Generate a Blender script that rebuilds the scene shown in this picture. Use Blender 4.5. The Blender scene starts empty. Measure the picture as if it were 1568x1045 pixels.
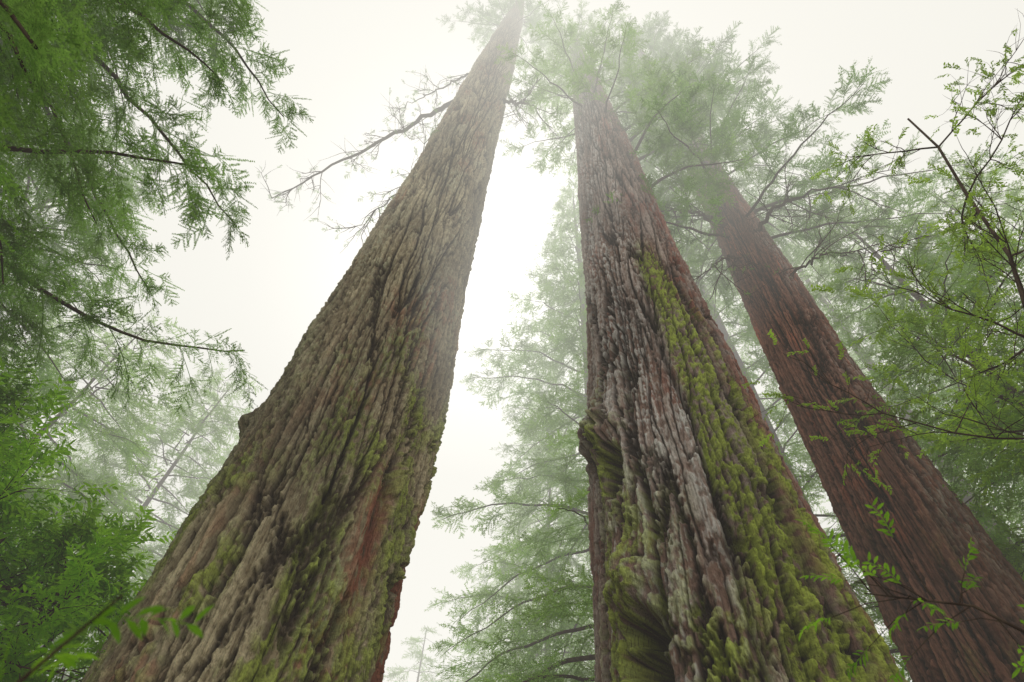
import bpy, math, numpy as np, bmesh
from mathutils import Vector, Matrix
rng=np.random.default_rng(11)
D2R=math.pi/180
scene=bpy.context.scene
CAMZ=1.6
# ------------------------------------------------------------------ noise
_r=np.random.default_rng(3)
PERM=_r.permutation(256).astype(np.int32); PERM=np.concatenate([PERM,PERM,PERM])
G=_r.normal(size=(256,3)).astype(np.float32); G/=np.linalg.norm(G,axis=1)[:,None]
def pn(x,y,z,seed=0):
    x=(x+seed*17.31).astype(np.float32);y=(y+seed*5.77).astype(np.float32);z=(z+seed*9.13).astype(np.float32)
    xi=np.floor(x);yi=np.floor(y);zi=np.floor(z)
    xf=x-xi;yf=y-yi;zf=z-zi
    xi=xi.astype(np.int32)&255;yi=yi.astype(np.int32)&255;zi=zi.astype(np.int32)&255
    f=lambda t:t*t*t*(t*(t*6-15)+10)
    u=f(xf);v=f(yf);w=f(zf)
    def g(a,b,c):
        h=PERM[PERM[PERM[(xi+a)&255]+((yi+b)&255)]+((zi+c)&255)]
        q=G[h]
        return q[...,0]*(xf-a)+q[...,1]*(yf-b)+q[...,2]*(zf-c)
    x00=g(0,0,0)*(1-u)+g(1,0,0)*u; x10=g(0,1,0)*(1-u)+g(1,1,0)*u
    x01=g(0,0,1)*(1-u)+g(1,0,1)*u; x11=g(0,1,1)*(1-u)+g(1,1,1)*u
    a=x00*(1-v)+x10*v; b=x01*(1-v)+x11*v
    return (a*(1-w)+b*w)*1.5
def sst(a,b,x):
    t=np.clip((x-a)/(b-a),0,1); return t*t*(3-2*t)
# ------------------------------------------------------------------ mesh helpers
def mesh_np(name,V,F,mat=None,col=None,smooth=True):
    me=bpy.data.meshes.new(name)
    V=np.asarray(V,dtype=np.float32);F=np.asarray(F,dtype=np.int32)
    me.vertices.add(len(V)); me.vertices.foreach_set("co",V.ravel())
    n=F.shape[1]
    me.loops.add(F.size); me.loops.foreach_set("vertex_index",F.ravel())
    me.polygons.add(len(F)); me.polygons.foreach_set("loop_start",np.arange(len(F),dtype=np.int32)*n)
    me.update(calc_edges=True)
    me.polygons.foreach_set("use_smooth",np.full(len(F),smooth))
    if col is not None:
        at=me.attributes.new("bark_col",'FLOAT_COLOR','POINT'); at.data.foreach_set("color",np.asarray(col,dtype=np.float32).ravel())
    me.update()
    if mat: me.materials.append(mat)
    return me
def obj(name,me,parent=None):
    o=bpy.data.objects.new(name,me); scene.collection.objects.link(o)
    if parent: o.parent=parent
    return o
class Acc:
    def __init__(s): s.V=[];s.F=[];s.n=0;s.P=[];s.R=[];s.S=[];s.I=[]
    def tube(s,pts,rad,sides=6):
        pts=np.asarray(pts,float);n=len(pts)
        t=np.gradient(pts,axis=0);t/=np.linalg.norm(t,axis=1)[:,None]+1e-9
        ref=np.array([0.13,0.21,0.97]) if abs(t[0][2])<.8 else np.array([1.,.1,.05])
        a=np.cross(t,ref);a/=np.linalg.norm(a,axis=1)[:,None]+1e-9
        b=np.cross(t,a)
        th=np.arange(sides)*2*math.pi/sides
        r=np.asarray(rad,float)[:,None,None]
        V=pts[:,None,:]+r*(a[:,None,:]*np.cos(th)[None,:,None]+b[:,None,:]*np.sin(th)[None,:,None])
        s.V.append(V.reshape(-1,3))
        i=np.arange(n-1)[:,None]*sides;j=np.arange(sides)[None,:];k=(j+1)%sides
        f=np.stack([i+j,i+k,i+sides+k,i+sides+j],-1).reshape(-1,4)+s.n
        s.F.append(f);s.n+=n*sides
    def spray(s,p,d,scl,roll=None,vid=None):
        yaw=math.atan2(d[1],d[0]);pit=math.atan2(d[2],math.hypot(d[0],d[1]))
        if roll is None: roll=rng.normal()*.45
        s.P.append(p);s.R.append((roll,-pit,yaw));s.S.append(scl);s.I.append(int(rng.integers(2)) if vid is None else vid)
    def frond(s,p,d,l,k):
        # k: size factor of the spray set; picks a short, middle or long side branch
        q=l/k;c=0 if q<.85 else (1 if q<1.55 else 2);Lc=(.65,1.15,2.0)[c]
        s.spray(p,d,min(max(q/Lc,.7),1.3)*k,rng.normal()*.3,2+c*2+int(rng.integers(2)))
    def flush_tubes(s,name,mat,parent):
        if not s.V: return None
        return obj(name,mesh_np(name,np.concatenate(s.V),np.concatenate(s.F),mat),parent)
    def flush_leaves(s,name,ng,parent):
        if not s.P: return None
        me=bpy.data.meshes.new(name);P=np.asarray(s.P,dtype=np.float32)
        me.vertices.add(len(P));me.vertices.foreach_set("co",P.ravel())
        a=me.attributes.new("rot",'FLOAT_VECTOR','POINT');a.data.foreach_set("vector",np.asarray(s.R,dtype=np.float32).ravel())
        a=me.attributes.new("scl",'FLOAT','POINT');a.data.foreach_set("value",np.asarray(s.S,dtype=np.float32))
        a=me.attributes.new("vid",'INT','POINT');a.data.foreach_set("value",np.asarray(s.I,dtype=np.int32))
        me.update()
        o=obj(name,me,parent); m=o.modifiers.new("instances",'NODES'); m.node_group=ng
        return o
# ------------------------------------------------------------------ materials
def nmat(name):
    m=bpy.data.materials.new(name);m.use_nodes=True;nt=m.node_tree
    for n in list(nt.nodes): nt.nodes.remove(n)
    out=nt.nodes.new("ShaderNodeOutputMaterial")
    return m,nt,out
def N(nt,t,**k):
    n=nt.nodes.new(t)
    for a,b in k.items():
        setattr(n,a,b)
    return n
def lk(nt,a,b): nt.links.new(a,b)
def mixc(nt,fac,a,b,mode='MIX'):
    m=N(nt,"ShaderNodeMix",data_type='RGBA',blend_type=mode)
    for s,v in ((m.inputs[0],fac),(m.inputs[6],a),(m.inputs[7],b)):
        if isinstance(v,bpy.types.NodeSocket): lk(nt,v,s)
        elif isinstance(v,(int,float)): s.default_value=v
        else: s.default_value=(*v,1)
    return m.outputs[2]
def noise(nt,vec,scale,detail=4,rough=.6,stretch=None):
    if stretch:
        mp=N(nt,"ShaderNodeMapping");mp.inputs['Scale'].default_value=stretch;lk(nt,vec,mp.inputs[0]);vec=mp.outputs[0]
    n=N(nt,"ShaderNodeTexNoise");n.inputs['Scale'].default_value=scale;n.inputs['Detail'].default_value=detail;n.inputs['Roughness'].default_value=rough
    lk(nt,vec,n.inputs['Vector']);return n.outputs['Fac']
def ramp(nt,v,a,b):
    m=N(nt,"ShaderNodeMapRange",interpolation_type='SMOOTHSTEP');m.inputs[1].default_value=a;m.inputs[2].default_value=b;lk(nt,v,m.inputs[0]);return m.outputs[0]
def mul(nt,a,b,op='MULTIPLY'):
    m=N(nt,"ShaderNodeMath",operation=op)
    for s,v in ((m.inputs[0],a),(m.inputs[1],b)):
        if isinstance(v,bpy.types.NodeSocket): lk(nt,v,s)
        else: s.default_value=v
    return m.outputs[0]
def bark_mat():
    m,nt,out=nmat("redwood_bark")
    co=N(nt,"ShaderNodeTexCoord").outputs['Object']
    b=N(nt,"ShaderNodeBsdfPrincipled");b.inputs['Roughness'].default_value=.75;b.inputs['Specular IOR Level'].default_value=.35
    c=N(nt,"ShaderNodeAttribute",attribute_name="bark_col").outputs['Color']
    n3=noise(nt,co,52,3,.7,(1,1,.13))
    c=mixc(nt,mul(nt,ramp(nt,n3,.5,.66),.65),c,(.34,.27,.22),'MULTIPLY')
    lk(nt,c,b.inputs['Base Color'])
    bp=N(nt,"ShaderNodeBump");bp.inputs['Strength'].default_value=1.;bp.inputs['Distance'].default_value=.055
    lk(nt,n3,bp.inputs['Height']);lk(nt,bp.outputs[0],b.inputs['Normal'])
    lk(nt,b.outputs[0],out.inputs[0]);return m
def leaf_mat(name,c1,c2,tr,trans=.45):
    m,nt,out=nmat(name)
    geo=N(nt,"ShaderNodeNewGeometry").outputs['Position']
    n=noise(nt,geo,.9,2,.7)
    f=ramp(nt,n,.32,.68)
    b=N(nt,"ShaderNodeBsdfDiffuse");lk(nt,mixc(nt,f,c1,c2),b.inputs[0])
    t=N(nt,"ShaderNodeBsdfTranslucent");lk(nt,mixc(nt,f,[x*.55 for x in tr],tr),t.inputs[0])
    mx=N(nt,"ShaderNodeMixShader");mx.inputs[0].default_value=trans
    lk(nt,b.outputs[0],mx.inputs[1]);lk(nt,t.outputs[0],mx.inputs[2]);lk(nt,mx.outputs[0],out.inputs[0]);return m
def twig_mat():
    m,nt,out=nmat("twig_bark")
    co=N(nt,"ShaderNodeTexCoord").outputs['Object']
    b=N(nt,"ShaderNodeBsdfDiffuse")
    lk(nt,mixc(nt,ramp(nt,noise(nt,co,7,2,.6),.35,.65),(.045,.028,.02),(.10,.07,.05)),b.inputs[0])
    lk(nt,b.outputs[0],out.inputs[0]);return m
M_BK=bark_mat();M_TW=twig_mat()
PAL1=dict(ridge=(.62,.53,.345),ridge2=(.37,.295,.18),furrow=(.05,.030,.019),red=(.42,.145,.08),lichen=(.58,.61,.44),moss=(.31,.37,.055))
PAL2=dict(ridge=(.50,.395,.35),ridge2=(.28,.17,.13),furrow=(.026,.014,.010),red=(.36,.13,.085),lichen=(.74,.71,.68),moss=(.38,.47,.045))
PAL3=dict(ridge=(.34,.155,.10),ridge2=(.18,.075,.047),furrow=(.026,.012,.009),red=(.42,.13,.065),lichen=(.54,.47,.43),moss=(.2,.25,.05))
M_RW=leaf_mat("redwood_needles",(.045,.10,.022),(.11,.215,.04),(.39,.70,.11),.52)
M_RY=leaf_mat("redwood_needles_light",(.08,.16,.028),(.16,.29,.05),(.54,.86,.16),.56)
M_BL=leaf_mat("laurel_leaf",(.07,.20,.015),(.17,.38,.03),(.46,.86,.05),.52)
M_YL=leaf_mat("understory_leaf",(.13,.25,.025),(.23,.38,.045),(.60,.90,.10),.56)
# ------------------------------------------------------------------ leaf spray templates (instanced)
def quads_mesh(name,Q,mat):
    Q=np.asarray(Q,dtype=np.float32);V=Q.reshape(-1,3);F=np.arange(len(V)).reshape(-1,4)
    return mesh_np(name,V,F,mat,smooth=False)
def leafquad(p,d,n,L,W):
    d=d/np.linalg.norm(d);s=np.cross(n,d);s/=np.linalg.norm(s)+1e-9
    return [p,p+d*L*.45+s*W*.5,p+d*L,p+d*L*.45-s*W*.5]
def spray_q(seed,step,nL,nW,ts):
    r=np.random.default_rng(seed);Q=[]
    cur=r.normal()*.25
    def axis(s): return np.array([s,cur*s*s*.5,-.16*s*s])
    def twig(p0,d,L):
        n=max(2,int(L/step))
        side=np.cross([0,0,1.],d)
        Q.append([p0-side*.006,p0+side*.006,p0+d*L+side*.003+[0,0,-.1*L],p0+d*L-side*.003+[0,0,-.1*L]])
        for i in range(n+1):
            t=(i+.3)/n; p=p0+d*L*t+np.array([0,0,-.1*L*t*t])
            for sg in (-1,1):
                dd=d*.9+side*sg*.65+np.array([0,0,r.normal()*.3]);nn=np.array([r.normal()*.45,r.normal()*.45,1.])
                Q.append(leafquad(p,dd,nn,nL*(1-.4*t)*r.uniform(.7,1.2),nW))
    s=.06;k=0
    while s<.95:
        sg=1 if k%2 else -1;k+=1
        L=(.42*(1-s)+.10)*r.uniform(.5,1.4);an=sg*r.uniform(.45,1.15)
        if r.random()<.88: twig(axis(s)+np.array([0,0,r.normal()*.03]),np.array([math.cos(an),math.sin(an),r.normal()*.3]),L)
        s+=ts*r.uniform(.6,1.4)
    twig(axis(.8),np.array([1,cur,-.2])/math.sqrt(1+cur*cur+.04),.2)
    for i in range(4):
        a=axis(i/4);b=axis((i+1)/4);Q.append([a+[0,-.008,0],b+[0,-.007,0],b+[0,.007,0],a+[0,.008,0]])
    return np.asarray(Q,dtype=float)
def needle_set(prefix,seed,mat,step,nL,nW,ts,scl,gap):
    base=[spray_q(seed+i,step,nL,nW,ts) for i in range(5)];r=np.random.default_rng(seed+99);out=[]
    for i in range(2): out.append(bpy.data.objects.new("%s_%d"%(prefix,i),quads_mesh(prefix,base[i],mat)))
    for c,Lc in enumerate((.65,1.15,2.0)):
        for v in range(2):
            Q=[];u=.06;cur=r.normal()*.12
            ax=lambda t:np.array([Lc*t,cur*Lc*t*t,-.2*Lc*t*t])
            for j in range(8):
                a=ax(j/8);b=ax((j+1)/8);w=.005*Lc+.003
                Q.append(np.array([[a+[0,-w,0],b+[0,-w,0],b+[0,w,0],a+[0,w,0]]]));Q.append(np.array([[a+[0,0,-w],b+[0,0,-w],b+[0,0,w],a+[0,0,w]]]))
            while u<Lc*1.02:
                t=u/Lc;yaw=r.normal()*.6+cur*2*t;pit=.35*t+r.normal()*.28;rl=r.normal()*.45
                Mt=np.array((Matrix.Rotation(yaw,3,'Z')@Matrix.Rotation(pit,3,'Y')@Matrix.Rotation(rl,3,'X')))
                Q.append((base[int(r.integers(5))]@Mt.T)*scl*r.uniform(.5,1.25)+ax(min(t,1)));u+=gap*r.uniform(.6,1.5)
            out.append(bpy.data.objects.new("%s_%d"%(prefix,2+c*2+v),quads_mesh(prefix,np.concatenate(Q),mat)))
    return out
def broad_spray(name,seed,mat,nl=14,LL=.26,WW=.085):
    r=np.random.default_rng(seed);Q=[]
    for i in range(nl):
        t=(i+.5)/nl;p=np.array([t*.9,.06*math.sin(t*3),-.12*t*t]);sg=1 if i%2 else -1
        an=sg*r.uniform(.4,1.2);d=np.array([math.cos(an),math.sin(an),r.normal()*.35-.1]);d/=np.linalg.norm(d)
        n=np.array([r.normal()*.4,r.normal()*.4,1.]);n/=np.linalg.norm(n)
        s=np.cross(n,d);s/=np.linalg.norm(s);up=np.cross(d,s);L=LL*r.uniform(.6,1.2);W=WW*r.uniform(.8,1.1)
        prof=[(0,.1),(.3,.9),(.7,.8),(1,.03)];prev=None
        for tt,w in prof:
            c=p+d*L*(tt+.08)-up*L*.22*tt*tt
            row=(c+s*W*w*.5+up*W*.14*w,c,c-s*W*w*.5+up*W*.14*w)
            if prev: Q.append([prev[0],row[0],row[1],prev[1]]);Q.append([prev[1],row[1],row[2],prev[2]])
            prev=row
    for i in range(4):
        f=lambda t:np.array([t*.9,.06*math.sin(t*3),-.12*t*t])
        a=f(i/4);b=f((i+1)/4);Q.append([a+[0,-.008,0],b+[0,-.007,0],b+[0,.007,0],a+[0,.008,0]])
    return bpy.data.objects.new(name,quads_mesh(name,Q,mat))
def inst_group(name,objs):
    col=bpy.data.collections.new(name)
    for o in objs: col.objects.link(o)
    ng=bpy.data.node_groups.new(name,'GeometryNodeTree')
    ng.interface.new_socket("Geometry",in_out='INPUT',socket_type='NodeSocketGeometry')
    ng.interface.new_socket("Geometry",in_out='OUTPUT',socket_type='NodeSocketGeometry')
    gi=ng.nodes.new("NodeGroupInput");go=ng.nodes.new("NodeGroupOutput")
    ip=ng.nodes.new("GeometryNodeInstanceOnPoints")
    ci=ng.nodes.new("GeometryNodeCollectionInfo");ci.inputs['Collection'].default_value=col
    ci.inputs['Separate Children'].default_value=True;ci.inputs['Reset Children'].default_value=True
    ar=ng.nodes.new("GeometryNodeInputNamedAttribute");ar.data_type='FLOAT_VECTOR';ar.inputs['Name'].default_value="rot"
    a2=ng.nodes.new("GeometryNodeInputNamedAttribute");a2.data_type='FLOAT';a2.inputs['Name'].default_value="scl"
    a3=ng.nodes.new("GeometryNodeInputNamedAttribute");a3.data_type='INT';a3.inputs['Name'].default_value="vid"
    er=ng.nodes.new("FunctionNodeEulerToRotation")
    L=ng.links.new
    L(gi.outputs[0],ip.inputs['Points']);L(ci.outputs[0],ip.inputs['Instance']);ip.inputs['Pick Instance'].default_value=True
    L(a3.outputs['Attribute'],ip.inputs['Instance Index'])
    L(ar.outputs['Attribute'],er.inputs[0]);L(er.outputs[0],ip.inputs['Rotation']);L(a2.outputs['Attribute'],ip.inputs['Scale'])
    L(ip.outputs[0],go.inputs[0]);return ng
NG_RW=inst_group("needle_sprays",needle_set("needle_spray",1,M_RW,.06,.095,.034,.07,.6,.16))
NG_RY=inst_group("light_needle_sprays",needle_set("light_needle_spray",31,M_RY,.06,.10,.038,.07,.6,.155))
NG_RF=inst_group("fine_needle_sprays",needle_set("fine_needle_spray",61,M_RW,.042,.070,.027,.06,.53,.125))
NG_BL=inst_group("laurel_sprays",[broad_spray("laurel_spray_%d"%s,s,M_BL) for s in (5,6)])
NG_YL=inst_group("understory_sprays",[broad_spray("understory_spray_%d"%s,s,M_YL,16,.2,.1) for s in (7,8)])
# ------------------------------------------------------------------ boughs
def bough(T,p0,a,L,rise=.15,droop=.45,r0=None,sec=.33,k=1.,dens=1.,bare=.12,path=None):
    if path is not None:
        path=np.array(path,float);seg=np.linalg.norm(np.diff(path,axis=0),axis=1);cs=np.concatenate([[0],np.cumsum(seg)]);L=cs[-1]
    r0=r0 or .010*L+.008
    n=max(6,int(L/.35));s=np.linspace(0,L,n)
    if path is None:
        w=np.cumsum(rng.normal(size=n))*.05*L/n*3
        hx,hy=math.cos(a),math.sin(a)
        P=np.stack([p0[0]+hx*s-hy*w,p0[1]+hy*s+hx*w,p0[2]+rise*s-droop*s*s/L+np.cumsum(rng.normal(size=n))*.04],1)
    else:
        P=np.stack([np.interp(s,cs,path[:,j]) for j in range(3)],1)
        P[1:-1]=(P[:-2]+P[1:-1]*2+P[2:])/4;P+=rng.normal(size=P.shape)*.025
    T.tube(P,r0*(1-.88*s/L),6)
    q=L*bare+rng.uniform(0,sec);kk=int(rng.integers(2))
    while q<L:
        i=min(n-2,int(q/L*(n-1)));fr=q/L*(n-1)-i;p=P[i]*(1-fr)+P[i+1]*fr
        al=math.atan2(P[i+1][1]-P[i][1],P[i+1][0]-P[i][0])
        if rng.random()<dens:
            sg=1 if kk%2 else -1
            b=al+sg*rng.uniform(.55,1.25);l=(.42*(min(L,5.5)*(1-q/L))+.35)*rng.uniform(.6,1.2)
            T.frond(p,(math.cos(b),math.sin(b),rng.uniform(-.45,.15)),l,k)
        kk+=1;q+=sec*rng.uniform(.6,1.3)
    e=P[-1]-P[-2];T.frond(P[-2],(e[0],e[1],-.3*np.linalg.norm(e)),.6*k,k)
def pol(az,D): return D*math.sin(az*D2R),D*math.cos(az*D2R)
def conifer(name,az,D,H,zb,L0,nb,k=1.,sec=.4,dens=.9,r=None,pw=.8,paths=(),ng=None,side=None):
    x,y=pol(az,D);T=Acc();r=r or H*.010
    z=np.linspace(-.4,H,24);wob=np.cumsum(rng.normal(size=(24,2))*.03,axis=0)
    Tr=Acc();Tr.tube(np.stack([x+wob[:,0],y+wob[:,1],z],1),r*(1.25*np.exp(-np.maximum(z,0)/1.2)*.3+1-.93*np.clip(z/H,0,1)),14)
    root=Tr.flush_tubes(name,M_TW,None)
    a=rng.uniform(0,6)
    for i in range(nb):
        t=(i+rng.random())/nb;zz=zb+(H-zb)*t;a+=2.4+rng.normal()*.3
        aa=a
        if side is not None and i%5: aa=side[0]+(rng.random()-.5)*side[1]
        L=L0*(1-t)**pw*rng.uniform(.65,1.15)+.35
        bough(T,(x,y,zz),aa,L,rise=.25*t+.05,droop=.5*(1-.5*t),k=k,sec=sec,dens=dens)
    for pth in paths: bough(T,None,0,0,path=pth,r0=.085,sec=.21,k=k,bare=.22)
    T.flush_tubes("limbs",M_TW,root);T.flush_leaves("foliage",ng or NG_RW,root);return root
def branch(T,p,d,L,r,depth,scl,leaf=1.,spread=.8,up=.1):
    n=5;P=[np.array(p,float)];d=np.array(d,float);d/=np.linalg.norm(d)
    for i in range(n):
        d=d+rng.normal(size=3)*.13+np.array([0,0,up*.3]);d/=np.linalg.norm(d);P.append(P[-1]+d*L/n)
    P=np.array(P);T.tube(P,np.linspace(r,r*.5 if depth else r*.25,n+1),6 if depth>1 else 4)
    if depth==0:
        for i in range(1,n+1):
            if rng.random()<leaf:
                T.spray(P[i],d+rng.normal(size=3)*.5,scl*rng.uniform(.6,1.2),rng.normal()*.5)
        return
    for i in range(1,n+1):
        for k in range(2 if i>1 else 1):
            e=d+rng.normal(size=3)*spread;e/=np.linalg.norm(e)
            if rng.random()<.8: branch(T,P[i],e,L*rng.uniform(.45,.7),r*.5,depth-1,scl,leaf,spread,up)
# ------------------------------------------------------------------ big redwood trunks
def trunk(name,az,D,prof,pal,seed,nrow,ncf,ncb,ztop,lean=None,amp=1.,special=None,tw=0.,cv=1.):
    cx,cy=pol(az,D);A=az*D2R
    c=np.array([-math.sin(A),-math.cos(A)]);rr=np.array([math.cos(A),-math.sin(A)])
    F=1.95
    phi=np.concatenate([np.linspace(-F,F,ncf,endpoint=False),np.linspace(F,2*math.pi-F,ncb,endpoint=False)])
    tau=np.linspace(math.atan(-2.4/D),math.atan((ztop-CAMZ)/D),nrow);z=CAMZ+D*np.tan(tau)
    PH,Z=np.meshgrid(phi,z)
    R=np.interp(Z,[p[0] for p in prof],[p[1] for p in prof])
    th=PH+tw*Z;Rc=1.5
    X=np.cos(th)*Rc;Y=np.sin(th)*Rc
    R=R*(1+.06*pn(X*.55,Y*.55,Z*.07,seed)+.07*pn(X*1.3,Y*1.3,Z*.18,seed+1))
    w1=pn(X*.9,Y*.9,Z*.2,seed+2)*.35;w2=pn(X*2.,Y*2.,Z*.7,seed+3)*.13
    n5=pn(X*5,Y*5,Z*3.2,seed+8);n7=pn(X*14,Y*14,Z*6.5,seed+10);n8=pn(X*30,Y*30,Z*13,seed+11)
    rag=.07*n5+.12*n7+.09*n8
    n1=pn(X*3.2+w1+w2,Y*3.2-w1+w2,Z*.22,seed+4)
    n2=pn(X*6.8+w1*2,Y*6.8+w2*3,Z*.5,seed+5)
    n3=pn(X*15+w2*4,Y*15-w1*3,Z*1.2,seed+6)
    n4=pn(X*34,Y*34,Z*2.6,seed+7)
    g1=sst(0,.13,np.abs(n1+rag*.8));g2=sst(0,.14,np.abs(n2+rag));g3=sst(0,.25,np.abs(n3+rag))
    step=np.floor((n2*1.0+n3*1.0+n5*.35+n7*.55)*4.)/4.
    vr=np.random.default_rng(seed).normal(size=Z.shape)
    h=-.155*(1-g1)-.07*(1-g2)*(.4+.6*g1)-.022*(1-g3)+.035*step+.016*n4+.012*n7+.010*n8+.0022*vr
    h=h*amp
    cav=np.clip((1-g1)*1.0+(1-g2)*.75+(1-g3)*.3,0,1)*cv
    at={"red":np.clip(sst(.1,.45,pn(X*1.1,Y*1.1,Z*.4,seed+9)),0,1),"moss":np.zeros_like(Z),"lichen":np.zeros_like(Z),"cav":cav,"scar":np.zeros_like(Z),"hol_shade":np.zeros_like(Z)}
    if special: R,h=special(PH,Z,X,Y,R,h,at,cav)
    RR=R+h
    def mx(a,b,t): return a+(np.asarray(b)-a)*t[...,None]
    tone=sst(-.5,.5,n2*.5+n3*.4+n7*.6+n8*.3+pn(X*1.7,Y*1.7,Z*.5,seed+12)*.8)
    C=np.array(pal["ridge2"])+(np.array(pal["ridge"])-np.array(pal["ridge2"]))*tone[...,None]
    C=mx(C,pal["red"],at["red"]*sst(-.3,.3,n3+n5))
    C=mx(C,pal["lichen"],np.clip(at["lichen"],0,1)*sst(-.15,.2,n7*.7+n4*.6+n8*.5+n5*.3))
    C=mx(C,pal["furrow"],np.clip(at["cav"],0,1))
    C=mx(C,np.array(pal["red"])*.85,np.clip(at["scar"],0,1)*sst(-.45,-.1,n4+n3*.5))
    ms=np.clip(at["moss"],0,1)*sst(-.40,.02,n7*.7+n8*.4+n5*.4-.22*(1-at["moss"]))*.94
    mcol=np.array(pal["moss"])*(.9+.5*n8+.45*n7+.5*n5+.08*vr)[...,None].clip(.3,1.4)
    C=C*(1-ms[...,None])+mcol*ms[...,None]
    RR=RR+ms*.022*(1+n8*1.2)
    C=C*(1+.09*vr[...,None])*(1+.35*pn(X*.8,Y*.8,Z*.3,seed+13)[...,None])
    C=mx(C,(.012,.008,.006),np.clip(at["hol_shade"],0,1))  # shade inside the hollows painted near-black into the bark colour
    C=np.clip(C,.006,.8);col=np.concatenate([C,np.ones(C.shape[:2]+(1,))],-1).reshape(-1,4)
    lx=ly=0
    if lean is not None:
        lx=np.interp(Z,lean[0],lean[1]);ly=np.interp(Z,lean[0],lean[2])
    Vx=cx+lx+RR*(np.cos(PH)*c[0]+np.sin(PH)*rr[0]);Vy=cy+ly+RR*(np.cos(PH)*c[1]+np.sin(PH)*rr[1])
    V=np.stack([Vx,Vy,Z],-1).reshape(-1,3)
    nc=len(phi);i=np.arange(nrow-1)[:,None]*nc;j=np.arange(nc)[None,:];k=(j+1)%nc
    Fq=np.stack([i+j,i+nc+j,i+nc+k,i+k],-1)[..., ::-1].reshape(-1,4)
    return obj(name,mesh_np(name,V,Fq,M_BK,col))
def blob(PH,Z,p,z,wp,wz): return np.exp(-((PH-p*D2R)/(wp*D2R))**2-((Z-z)/wz)**2)
def sp1(PH,Z,X,Y,R,h,at,cav):
    P=np.degrees(PH);n=pn(X*2,Y*2,Z*.8,50);nf=pn(X*9,Y*9,Z*5,51);nl=pn(X*3,Y*3,Z*.3,52)
    low=sst(13,4.5,Z)
    at["moss"]=np.clip(low*(.4+1.5*n)+sst(-10,35,P)*sst(12,5,Z)*(.7+1.5*n)+blob(PH,Z,33,7.4,5,1.)*1.8+blob(PH,Z,10,4.2,16,1.4)*(1+nf),0,1)*(1-.8*cav)
    at["lichen"]=np.clip(.3+.9*n,0,1)*(1-cav)*.7+blob(PH,Z,18,5.0,9,.9)*1.3
    at["red"]=np.clip(at["red"]*.6+blob(PH,Z,-25,8.5,12,1.2)*.5+blob(PH,Z,8,9,10,.8)*.5,0,1)
    at["scar"]=np.clip(blob(PH,Z+.3*nf,25+3*nl,6.0,6.5,.95)*1.7+sst(54,62,P+6*nl)*sst(8,6.5,Z),0,1)
    at["moss"]=at["moss"]*(1-at["scar"]);at["lichen"]=at["lichen"]*(1-at["scar"])
    d=blob(PH,Z,28,6.4,2.6,1.0)+blob(PH,Z,-12,8.0,1.8,.8)*.6+blob(PH,Z,-38,6,1.8,1.6)*.6+np.exp(-((P-55-6*nl)/2.2)**2)*sst(8,6.5,Z)
    h=h-.2*d+.18*blob(PH,Z,34,7.2,2.6,.9)+.12*blob(PH,Z,20,6.0,3.,1.2)
    h=h+.22*blob(PH,Z,-84,8.2,6,.28)-.12*sst(56,64,P+6*nl)*sst(8,6.5,Z)
    for p0,a,w in((-52,.18,2.2),(-30,.13,1.7),(2,.10,1.6)):
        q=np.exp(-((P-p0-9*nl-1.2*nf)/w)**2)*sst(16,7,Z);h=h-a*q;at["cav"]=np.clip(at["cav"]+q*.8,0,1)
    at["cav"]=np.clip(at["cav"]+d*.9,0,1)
    return R,h
def sp2(PH,Z,X,Y,R,h,at,cav):
    P=np.degrees(PH);n=pn(X*2,Y*2,Z*.7,60);nf=pn(X*6,Y*6,Z*4,61);nl=pn(X*3,Y*3,Z*.3,62)
    R=R*(1+.05*np.cos((P+28)*D2R*5)*sst(20,6,Z)) 
    c=np.interp(Z,[4,8,14,18],[30,25,17,15])+4*n
    band=np.exp(-((P-c)/(10))**4)*sst(16,12,Z)
    b2=np.exp(-((P-c-23)/(4.5))**2)*sst(14,8,Z)
    lf=np.exp(-((P+42+10*n)/(18))**2)*sst(12,7.5,Z)
    at["moss"]=np.clip(band*2.6*(.95+.6*nf)+b2*1.5+lf*(.6+1.6*n+.6*nf)+sst(8,4.5,Z)*(.3+1.2*n)*sst(-70,-20,P),0,1)*(1-.35*cav)
    at["lichen"]=np.clip(sst(-85,-45,P)*sst(20,2,P)*(.65+.9*nl)*1.1,0,1)*(1-cav*.9)
    at["red"]=np.clip(at["red"]*.7+sst(30,55,P)*.7,0,1)
    b=blob(PH,Z,-62,9.4,15,.9);b_=blob(PH,Z,-42,9.1,11,.5);lo=blob(PH,Z,-34,5.95,11,.45);lip=blob(PH,Z,-24,8.0,5,.8)
    h=h+.26*b*(1+.8*nf)+.30*b_*(1+.8*nf)+.30*lo*(1+.6*nf)+.14*lip
    for p,z,wp,wz,a in((-41,8.05,8.5,.5,1.0),(-60,9.9,4,.25,.35),(-32,4.95,10,.55,1.1),(-62,8.6,4,.3,.35),(-28,10.9,2.2,.5,.2),(-50,6.6,3,.4,.3)):
        q=blob(PH,Z+.14*nf,p+5*nf,z,wp,wz)
        qq=sst(.18,.75,q);h=h-a*qq;at["cav"]=np.clip(at["cav"]+qq*1.5,0,1);at["moss"]=at["moss"]*(1-qq);at["lichen"]=at["lichen"]*(1-qq)  # hollows also darkened in colour to stand in for their shade
        if a>.9: at["hol_shade"]=np.clip(at["hol_shade"]+sst(.45,.8,q),0,1)
    h=h+.05*band*(1+nf)
    for p0,a,w in((-22,.14,1.5),(8,.12,1.4),(38,.2,2.6),(52,.14,1.8)):
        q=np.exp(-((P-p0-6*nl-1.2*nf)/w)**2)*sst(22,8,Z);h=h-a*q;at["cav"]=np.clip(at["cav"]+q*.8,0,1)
    return R,h
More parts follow.
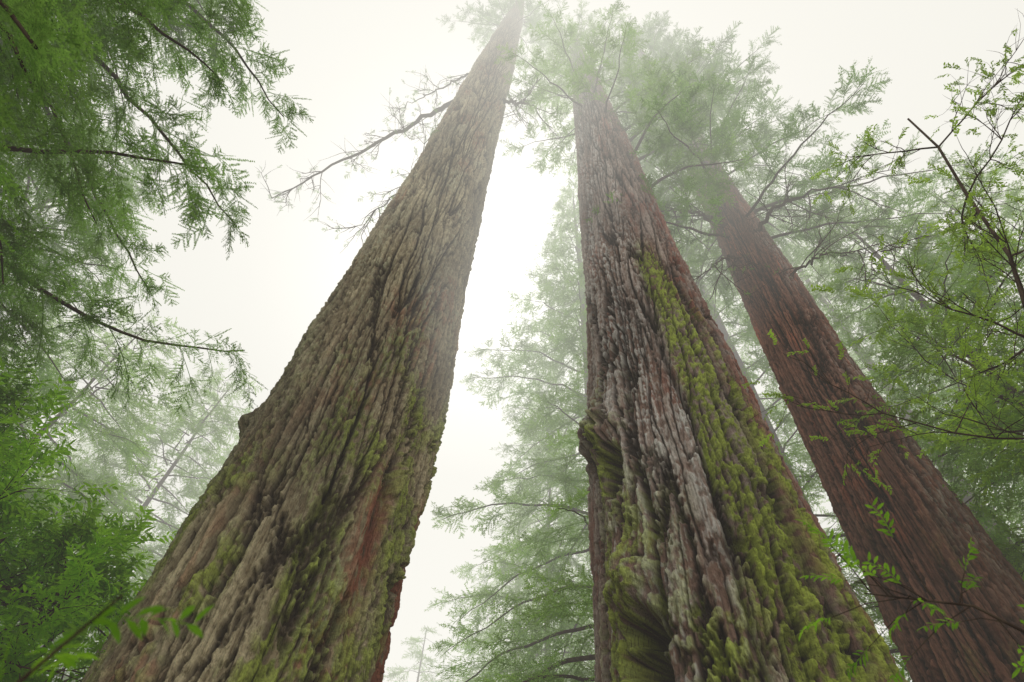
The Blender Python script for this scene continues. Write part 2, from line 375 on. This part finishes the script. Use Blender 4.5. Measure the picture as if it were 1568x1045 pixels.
def sp3(PH,Z,X,Y,R,h,at,cav):
    P=np.degrees(PH);n=pn(X*2,Y*2,Z*.5,70)
    at["lichen"]=np.clip(sst(10,60,P)*(.5+n),0,1)*(1-cav)*.8
    at["moss"]=np.clip(sst(10,5,Z)*n,0,1)
    at["red"]=np.clip(at["red"]+.2,0,1)
    return R,h
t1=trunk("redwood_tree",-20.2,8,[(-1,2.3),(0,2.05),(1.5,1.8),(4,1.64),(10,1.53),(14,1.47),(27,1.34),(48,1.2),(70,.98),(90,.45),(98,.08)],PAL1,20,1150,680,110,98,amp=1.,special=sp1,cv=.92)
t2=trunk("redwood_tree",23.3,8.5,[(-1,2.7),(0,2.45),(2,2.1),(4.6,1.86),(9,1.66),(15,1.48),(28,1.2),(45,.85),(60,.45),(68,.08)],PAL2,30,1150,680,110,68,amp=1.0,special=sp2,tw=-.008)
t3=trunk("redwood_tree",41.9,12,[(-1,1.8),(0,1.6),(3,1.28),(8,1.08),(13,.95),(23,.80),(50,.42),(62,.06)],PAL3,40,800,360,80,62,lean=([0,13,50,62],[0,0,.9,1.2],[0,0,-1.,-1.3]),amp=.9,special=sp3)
def crown(root,x,y,z0,z1,L0,L1,nb,k,zfun=None,dens=.9,sec=.5):
    T=Acc();a=rng.uniform(0,6)
    for i in range(nb):
        t=(i+rng.random())/nb;z=z0+(z1-z0)*t;a+=2.4+rng.normal()*.3
        bough(T,(x+(zfun(z)[0] if zfun else 0),y+(zfun(z)[1] if zfun else 0),z),a,(L0+(L1-L0)*t)*rng.uniform(.65,1.15),rise=.1,droop=.5,k=k,sec=sec,dens=dens,bare=.2)
    return T
x,y=pol(-20.2,8)
T=crown(t1,x,y,60,96,6,2,40,1.3)
def dead_limb(T,pts,r,ntw,seed,lf=.12):
    rr=np.random.default_rng(seed);pts=np.array(pts,float);n=26
    s=np.linspace(0,len(pts)-1,n);P=np.stack([np.interp(s,range(len(pts)),pts[:,k]) for k in range(3)],1)+rr.normal(size=(n,3))*.05
    T.tube(P,np.linspace(r,r*.12,n),6)
    for i in range(ntw):
        k=int(rr.integers(3,n));d=P[min(k+1,n-1)]-P[k-1];d/=np.linalg.norm(d);d=d*.6+rr.normal(size=3)*.6+np.array([0,0,-.35]);d/=np.linalg.norm(d)
        branch(T,P[k],d,rr.uniform(.8,2.),.022,1,.35,lf,.6,-.1)
dead_limb(T,[(-3.9,7.6,35),(-5.2,8.2,33.8),(-7,8.8,30.6),(-8.8,9.2,27),(-10.4,9.6,23.6)],.15,28,1)
dead_limb(T,[(-3.6,7.2,41),(-5.6,8,38.5),(-7.6,8.6,35)],.08,12,2)
dead_limb(T,[(-3.9,8.1,24),(-5.0,8.6,22.6),(-6.2,9.2,20.4)],.05,10,3)
dead_limb(T,[(-1.6,7.2,33),(-.6,7.3,33.4),(.5,7.2,32.4)],.10,10,4)
dead_limb(T,[(-1.6,7.6,37),(-.9,8.2,36.4),(-.5,8.6,34)],.07,10,5)
T.flush_tubes("limbs",M_TW,t1);T.flush_leaves("foliage",NG_RW,t1)
x,y=pol(23.3,8.5)
T=crown(t2,x,y,30,66,5.4,2.5,60,1.2,sec=.45,dens=.85)
for pth in ([(4.3,7.4,22),(5.6,6.6,22.6),(7.4,5.8,21.5)],[(4.5,7.6,26),(6,7,27),(8,6.4,25.5)],[(4.2,7.0,25),(4.8,5.6,25.5),(5.4,4.2,24)],[(4.4,7.5,30),(6,5.8,30),(7.4,4.4,28)],[(4.4,8,23),(6.0,8.8,23.4),(7.5,9.6,22)],[(4.4,7.4,28),(5.6,6.4,29),(7.5,5.8,28)]):
    bough(T,None,0,0,path=pth,r0=.07,sec=.25,k=1.,bare=.15)
T.flush_tubes("limbs",M_TW,t2);T.flush_leaves("foliage",NG_RY,t2)
x,y=pol(41.9,12)
T=crown(t3,x,y,20,60,6.2,2.5,100,1.15,zfun=lambda z:(np.interp(z,[13,50],[0,.9]),np.interp(z,[13,50],[0,-1.])),sec=.36,dens=.9)
dead_limb(T,[(7.6,8.3,21.6),(6.6,8.1,22.2),(5.6,8.0,22.0),(4.7,7.9,21.6)],.09,12,21,.06)
dead_limb(T,[(8.2,8.0,20.6),(8.8,7.2,21.0),(9.4,6.5,20.6),(10.2,5.8,19.8)],.09,14,22,.08)
dead_limb(T,[(7.7,8.4,19.4),(6.8,8.3,19.0),(6.0,8.2,17.8)],.06,8,23,.06)
dead_limb(T,[(8.3,8.0,17.4),(9.2,7.2,17.6),(10.2,6.6,16.6)],.05,10,24,.1)
T.flush_tubes("limbs",M_TW,t3);T.flush_leaves("foliage",NG_RW,t3)
# ------------------------------------------------------------------ neighbouring trees
conifer("redwood_tree",-97,10,25,7.,6.8,104,k=1.,sec=.25,dens=.87,pw=.85,ng=NG_RF,side=(math.radians(40),2.4),paths=(
  [(-10,-1,8.5),(-8.2,1.5,8.1),(-6.5,2.6,8.2),(-5.2,2.7,8.7),(-4.2,2.8,8.8)],
  [(-10,-1,10.5),(-9.2,2,9.4),(-7.4,4.2,8.4),(-6.2,5.1,8.3),(-5.3,5.7,8.6),(-4.6,6.2,9.3)],
  [(-10,-1,12),(-8,1.6,12),(-6.4,3.4,11.6),(-5.2,4.6,11)],
  [(-10,-1,14),(-7.8,.8,14.2),(-6,2.2,13.8),(-4.9,3.2,13)],
  [(-10,-1,11),(-8,.4,11.2),(-6,1.3,11),(-4.6,2.1,10.5)],
  [(-10,-1,16),(-8,.6,16.6),(-6.6,1.6,16.4)],
  [(-10,-1,12.5),(-9,2,12),(-8,4,11.4),(-7,6,10.6)]))
conifer("redwood_tree",-62,13,17.5,5.5,5.2,80,k=1.05,sec=.28,dens=.88,ng=NG_RF)
conifer("conifer_tree",-46,17,17,4,5.2,70,k=1.2,sec=.32,ng=NG_RY)
conifer("conifer_tree",-36,22,21.5,5,5.8,80,k=1.3,sec=.32,ng=NG_RY)
conifer("conifer_tree",-28,26,23,5,5.6,60,k=1.4,sec=.36,ng=NG_RY)
conifer("conifer_tree",13,17,46,5,7.0,125,k=1.1,sec=.32,ng=NG_RY)
conifer("conifer_tree",6,23,29,6,5.4,70,k=1.3,r=.22,sec=.36,ng=NG_RY)
conifer("conifer_tree",3.2,31,27,7,4.8,50,k=1.4,r=.55,ng=NG_RY)
conifer("conifer_tree",34,18,42,5,5.6,105,k=1.2,sec=.35,ng=NG_RY)
conifer("conifer_tree",48,21,38,5,6.,95,k=1.3,sec=.36,ng=NG_RY)
conifer("conifer_tree",56,15,25,4,5.8,86,k=1.15,sec=.33,ng=NG_RY)
conifer("conifer_tree",66,17,24,4,5.6,70,k=1.2,sec=.35,ng=NG_RY)
conifer("conifer_tree",73,13,15,4,4.6,50,k=1.1,sec=.34,ng=NG_RY)
# distant mass
T=Acc()
for az,D,H in((-58,34,26),(-50,30,22),(-42,38,26),(-6,40,22),(0,44,26),(8,40,32),(28,38,36),(41,34,32),(52,31,30),(62,28,26),(74,30,25)):
    x,y=pol(az,D);z=np.linspace(-.4,H,10);T.tube(np.stack([x+0*z,y+0*z,z],1),.3*(1-.93*np.clip(z/H,0,1)),8)
    nb=48;a=0
    for i in range(nb):
        t=(i+rng.random())/nb;a+=2.4+rng.normal()*.3
        bough(T,(x,y,4+(H-4)*t),a,5.4*(1-t)**.8*rng.uniform(.7,1.1)+.4,rise=.15,droop=.5,k=1.8,sec=.5,dens=.9)
root=T.flush_tubes("distant_trees",M_TW,None);T.flush_leaves("foliage",NG_RY,root)
# broadleaf understory
def broadleaf(name,base,dirs,H,r,ng,scl,leaf=1.,depth=2,nl=7,L=1.9,z0=.45):
    T=Acc();base=np.array(base,float);n=10;d=np.array(dirs,float)
    P=[base];
    for i in range(n): P.append(P[-1]+(d+rng.normal(size=3)*np.array([.08,.08,.02]))*H/n)
    P=np.array(P);Tr=Acc();Tr.tube(P,np.linspace(r,r*.35,n+1),10);root=Tr.flush_tubes(name,M_TW,None)
    for i in range(nl):
        k=z0+(1-z0)*(i+rng.random())/nl;q=P[min(n,int(k*n))]
        a=i*2.4+rng.normal()*.4
        branch(T,q,(math.cos(a),math.sin(a),.25),L*rng.uniform(.7,1.15),r*.35,depth,scl,leaf)
    T.flush_tubes("limbs",M_TW,root);T.flush_leaves("foliage",ng,root);return root
for az,D,H in((-44,9.5,6.2),(-37,11,6.4),(-51,11,7.2)):
    x,y=pol(az,D);broadleaf("bay_laurel_tree",(x,y,-.2),(0,0,1),H,.08,NG_BL,.5,nl=9,L=1.9,z0=.4,leaf=.7)
for az,D,H in((57,13,11.5),(63,10,8.5)):
    x,y=pol(az,D);broadleaf("maple_tree",(x,y,-.2),(0,0,1),H,.07,NG_YL,.5,nl=10,L=2.1,z0=.4,leaf=.6)
broadleaf("tanoak_tree",(4.9,4.1,-.2),(.09,-.19,1),11.5,.04,NG_YL,.22,leaf=.2,nl=11,L=1.4,z0=.5)
# saplings near the camera
T=Acc();Tr=Acc()
P=np.array([(-1.0,1.2,-.1),(-.96,1.15,.9),(-.9,1.12,1.6),(-.80,1.08,1.95),(-.68,1.05,2.15)]);Tr.tube(P,[.010,.008,.006,.004,.002],6)
root=Tr.flush_tubes("laurel_sapling",M_TW,None)
for p,d,s in(((-.86,1.1,1.82),(.3,.3,.3),.24),((-.80,1.08,1.97),(-.5,.4,.35),.26),((-.72,1.06,2.1),(.6,.2,.2),.20),((-.84,1.1,1.87),(-.7,-.1,.35),.26),((-.76,1.07,2.05),(-.2,.6,.3),.22),((-.9,1.12,1.9),(-.3,.2,.6),.24),((-.84,1.1,2.0),(-.6,.2,.5),.2)):
    T.spray(p,d,s,rng.normal()*.6)
T.flush_leaves("foliage",NG_BL,root)
T=Acc();Tr=Acc()
P=np.array([(3.4,2.1,-.1),(3.3,2.2,1.4),(2.95,2.4,2.7),(2.4,2.55,3.25),(1.9,2.6,3.3)]);Tr.tube(P,[.02,.018,.012,.007,.003],6)
root=Tr.flush_tubes("huckleberry_shrub",M_TW,None)
for i in range(28):
    t=rng.uniform(1.9,4);k=int(min(t,3));p=P[k]+(P[k+1]-P[k])*(t-k);d=np.array([-.5,.1,.1])+rng.normal(size=3)*.5
    e=p+d*.25;T.tube(np.array([p,(p+e)/2+[0,0,.02],e]),[.004,.003,.002],4);T.spray(e,d,.2,rng.normal()*.5)
T.flush_tubes("limbs",M_TW,root);T.flush_leaves("foliage",NG_BL,root)
# ------------------------------------------------------------------ ground
g=np.concatenate([-np.geomspace(300,3,40),np.linspace(-2.5,2.5,12),np.geomspace(3,300,40)])
GX,GY=np.meshgrid(g,g);GZ=.25*pn(GX*.12,GY*.12,GX*0,90)+.08*pn(GX*.6,GY*.6,GX*0,91)-.05
n=len(g);i=np.arange(n-1)[:,None]*n;j=np.arange(n-1)[None,:]
mg,nt,out=nmat("forest_floor");co=N(nt,"ShaderNodeTexCoord").outputs['Object'];b=N(nt,"ShaderNodeBsdfDiffuse")
c=mixc(nt,ramp(nt,noise(nt,co,6,4,.7),.35,.65),(.10,.065,.04),(.22,.15,.09));c=mixc(nt,ramp(nt,noise(nt,co,.8,3,.6),.5,.6),c,(.07,.13,.03));lk(nt,c,b.inputs[0])
lk(nt,b.outputs[0],out.inputs[0])
obj("ground",mesh_np("ground",np.stack([GX,GY,GZ],-1).reshape(-1,3),np.stack([i+j,i+j+1,i+n+j+1,i+n+j],-1).reshape(-1,4),mg))
# ------------------------------------------------------------------ fog bank with a clearer pocket around the near trees, plus an added haze
def fogmat(name,s,col):
    m,nt,out=nmat(name)
    ab=N(nt,"ShaderNodeVolumeAbsorption");ab.inputs[0].default_value=(0,0,0,1);ab.inputs[1].default_value=s
    em=N(nt,"ShaderNodeEmission");em.inputs[0].default_value=(*col,1);em.inputs[1].default_value=s
    ad=N(nt,"ShaderNodeAddShader");lk(nt,ab.outputs[0],ad.inputs[0]);lk(nt,em.outputs[0],ad.inputs[1]);lk(nt,ad.outputs[0],out.inputs['Volume']);return m
def pocket(bm,sc,flip):
    ic=bmesh.ops.create_icosphere(bm,subdivisions=5,radius=1)
    for v in ic['verts']:
        p=Vector((6+v.co.x*17*sc,4+v.co.y*16*sc,4+v.co.z*(11.5 if v.co.z>0 else 6.5)*sc))
        # pocket wall pulled inward so the fog imitates glow between the big trunks
        d=p-Vector((0,0,CAMZ));az=math.degrees(math.atan2(d.x,d.y));el=math.degrees(math.atan2(d.z,math.hypot(d.x,d.y)))
        g=math.exp(-((az+5)/12)**2-((el-57)/18)**2) if el<89 else 0
        v.co=Vector((0,0,CAMZ))+d*(1-.80*g)
    if flip:
        fs=set(f for v in ic['verts'] for f in v.link_faces);bmesh.ops.reverse_faces(bm,faces=list(fs))
bm=bmesh.new()
vs=[bm.verts.new((sx*75,sy*75,z)) for z in(-6,66) for sx,sy in((-1,-1),(1,-1),(1,1),(-1,1))]
for f in((3,2,1,0),(4,5,6,7),(0,1,5,4),(1,2,6,5),(2,3,7,6),(3,0,4,7)): bm.faces.new([vs[q] for q in f])
pocket(bm,1.,True)
me=bpy.data.meshes.new("fog_bank");bm.to_mesh(me);bm.free();me.materials.append(fogmat("fog_bank",.0250,(.86,.85,.79)));fb=obj("fog_bank",me)
bm=bmesh.new();pocket(bm,.997,False)
me=bpy.data.meshes.new("black_lift_haze");bm.to_mesh(me);bm.free();me.materials.append(fogmat("black_lift_haze",.0026,(.92,.85,.74)));obj("black_lift_haze",me,fb)  # glowing haze added inside the pocket to lift the blacks
# ------------------------------------------------------------------ light
SE,SA=60*D2R,-3*D2R
w=bpy.data.worlds.new("World");scene.world=w;w.use_nodes=True;nt=w.node_tree
for n_ in list(nt.nodes): nt.nodes.remove(n_)
out=nt.nodes.new("ShaderNodeOutputWorld");bg=nt.nodes.new("ShaderNodeBackground");sk=nt.nodes.new("ShaderNodeTexSky")
sk.sky_type='NISHITA';sk.sun_disc=False;sk.sun_elevation=SE;sk.sun_rotation=SA;sk.dust_density=4;sk.air_density=1
hs=nt.nodes.new("ShaderNodeHueSaturation");hs.inputs['Saturation'].default_value=.1
lk(nt,sk.outputs[0],hs.inputs['Color'])
cl=mixc(nt,.55,hs.outputs[0],(11.5,11.0,9.8))
lk(nt,cl,bg.inputs[0]);bg.inputs[1].default_value=.15;lk(nt,bg.outputs[0],out.inputs[0])
sl=bpy.data.lights.new("sun",'SUN');sl.energy=1.5;sl.angle=14*D2R;sl.color=(1,.96,.87);so=bpy.data.objects.new("sun",sl);scene.collection.objects.link(so)
sd=Vector((math.sin(SA)*math.cos(SE),math.cos(SA)*math.cos(SE),math.sin(SE)));so.rotation_euler=(sd).to_track_quat('Z','Y').to_euler();so.location=(0,0,60)
# ------------------------------------------------------------------ camera
cd=bpy.data.cameras.new("camera");cd.lens=20;cd.sensor_width=36;cd.clip_end=2000;cd.clip_start=.05
cd.dof.use_dof=True;cd.dof.focus_distance=11;cd.dof.aperture_fstop=2.4
cam=bpy.data.objects.new("camera",cd);scene.collection.objects.link(cam);cam.location=(0,0,CAMZ)
Mx=Matrix.Rotation((90+54.38)*D2R,4,'X')@Matrix.Rotation(5*D2R,4,'Z')
cam.rotation_euler=Mx.to_euler();scene.camera=cam
scene.view_settings.view_transform='Standard';scene.view_settings.look='None';scene.view_settings.exposure=0
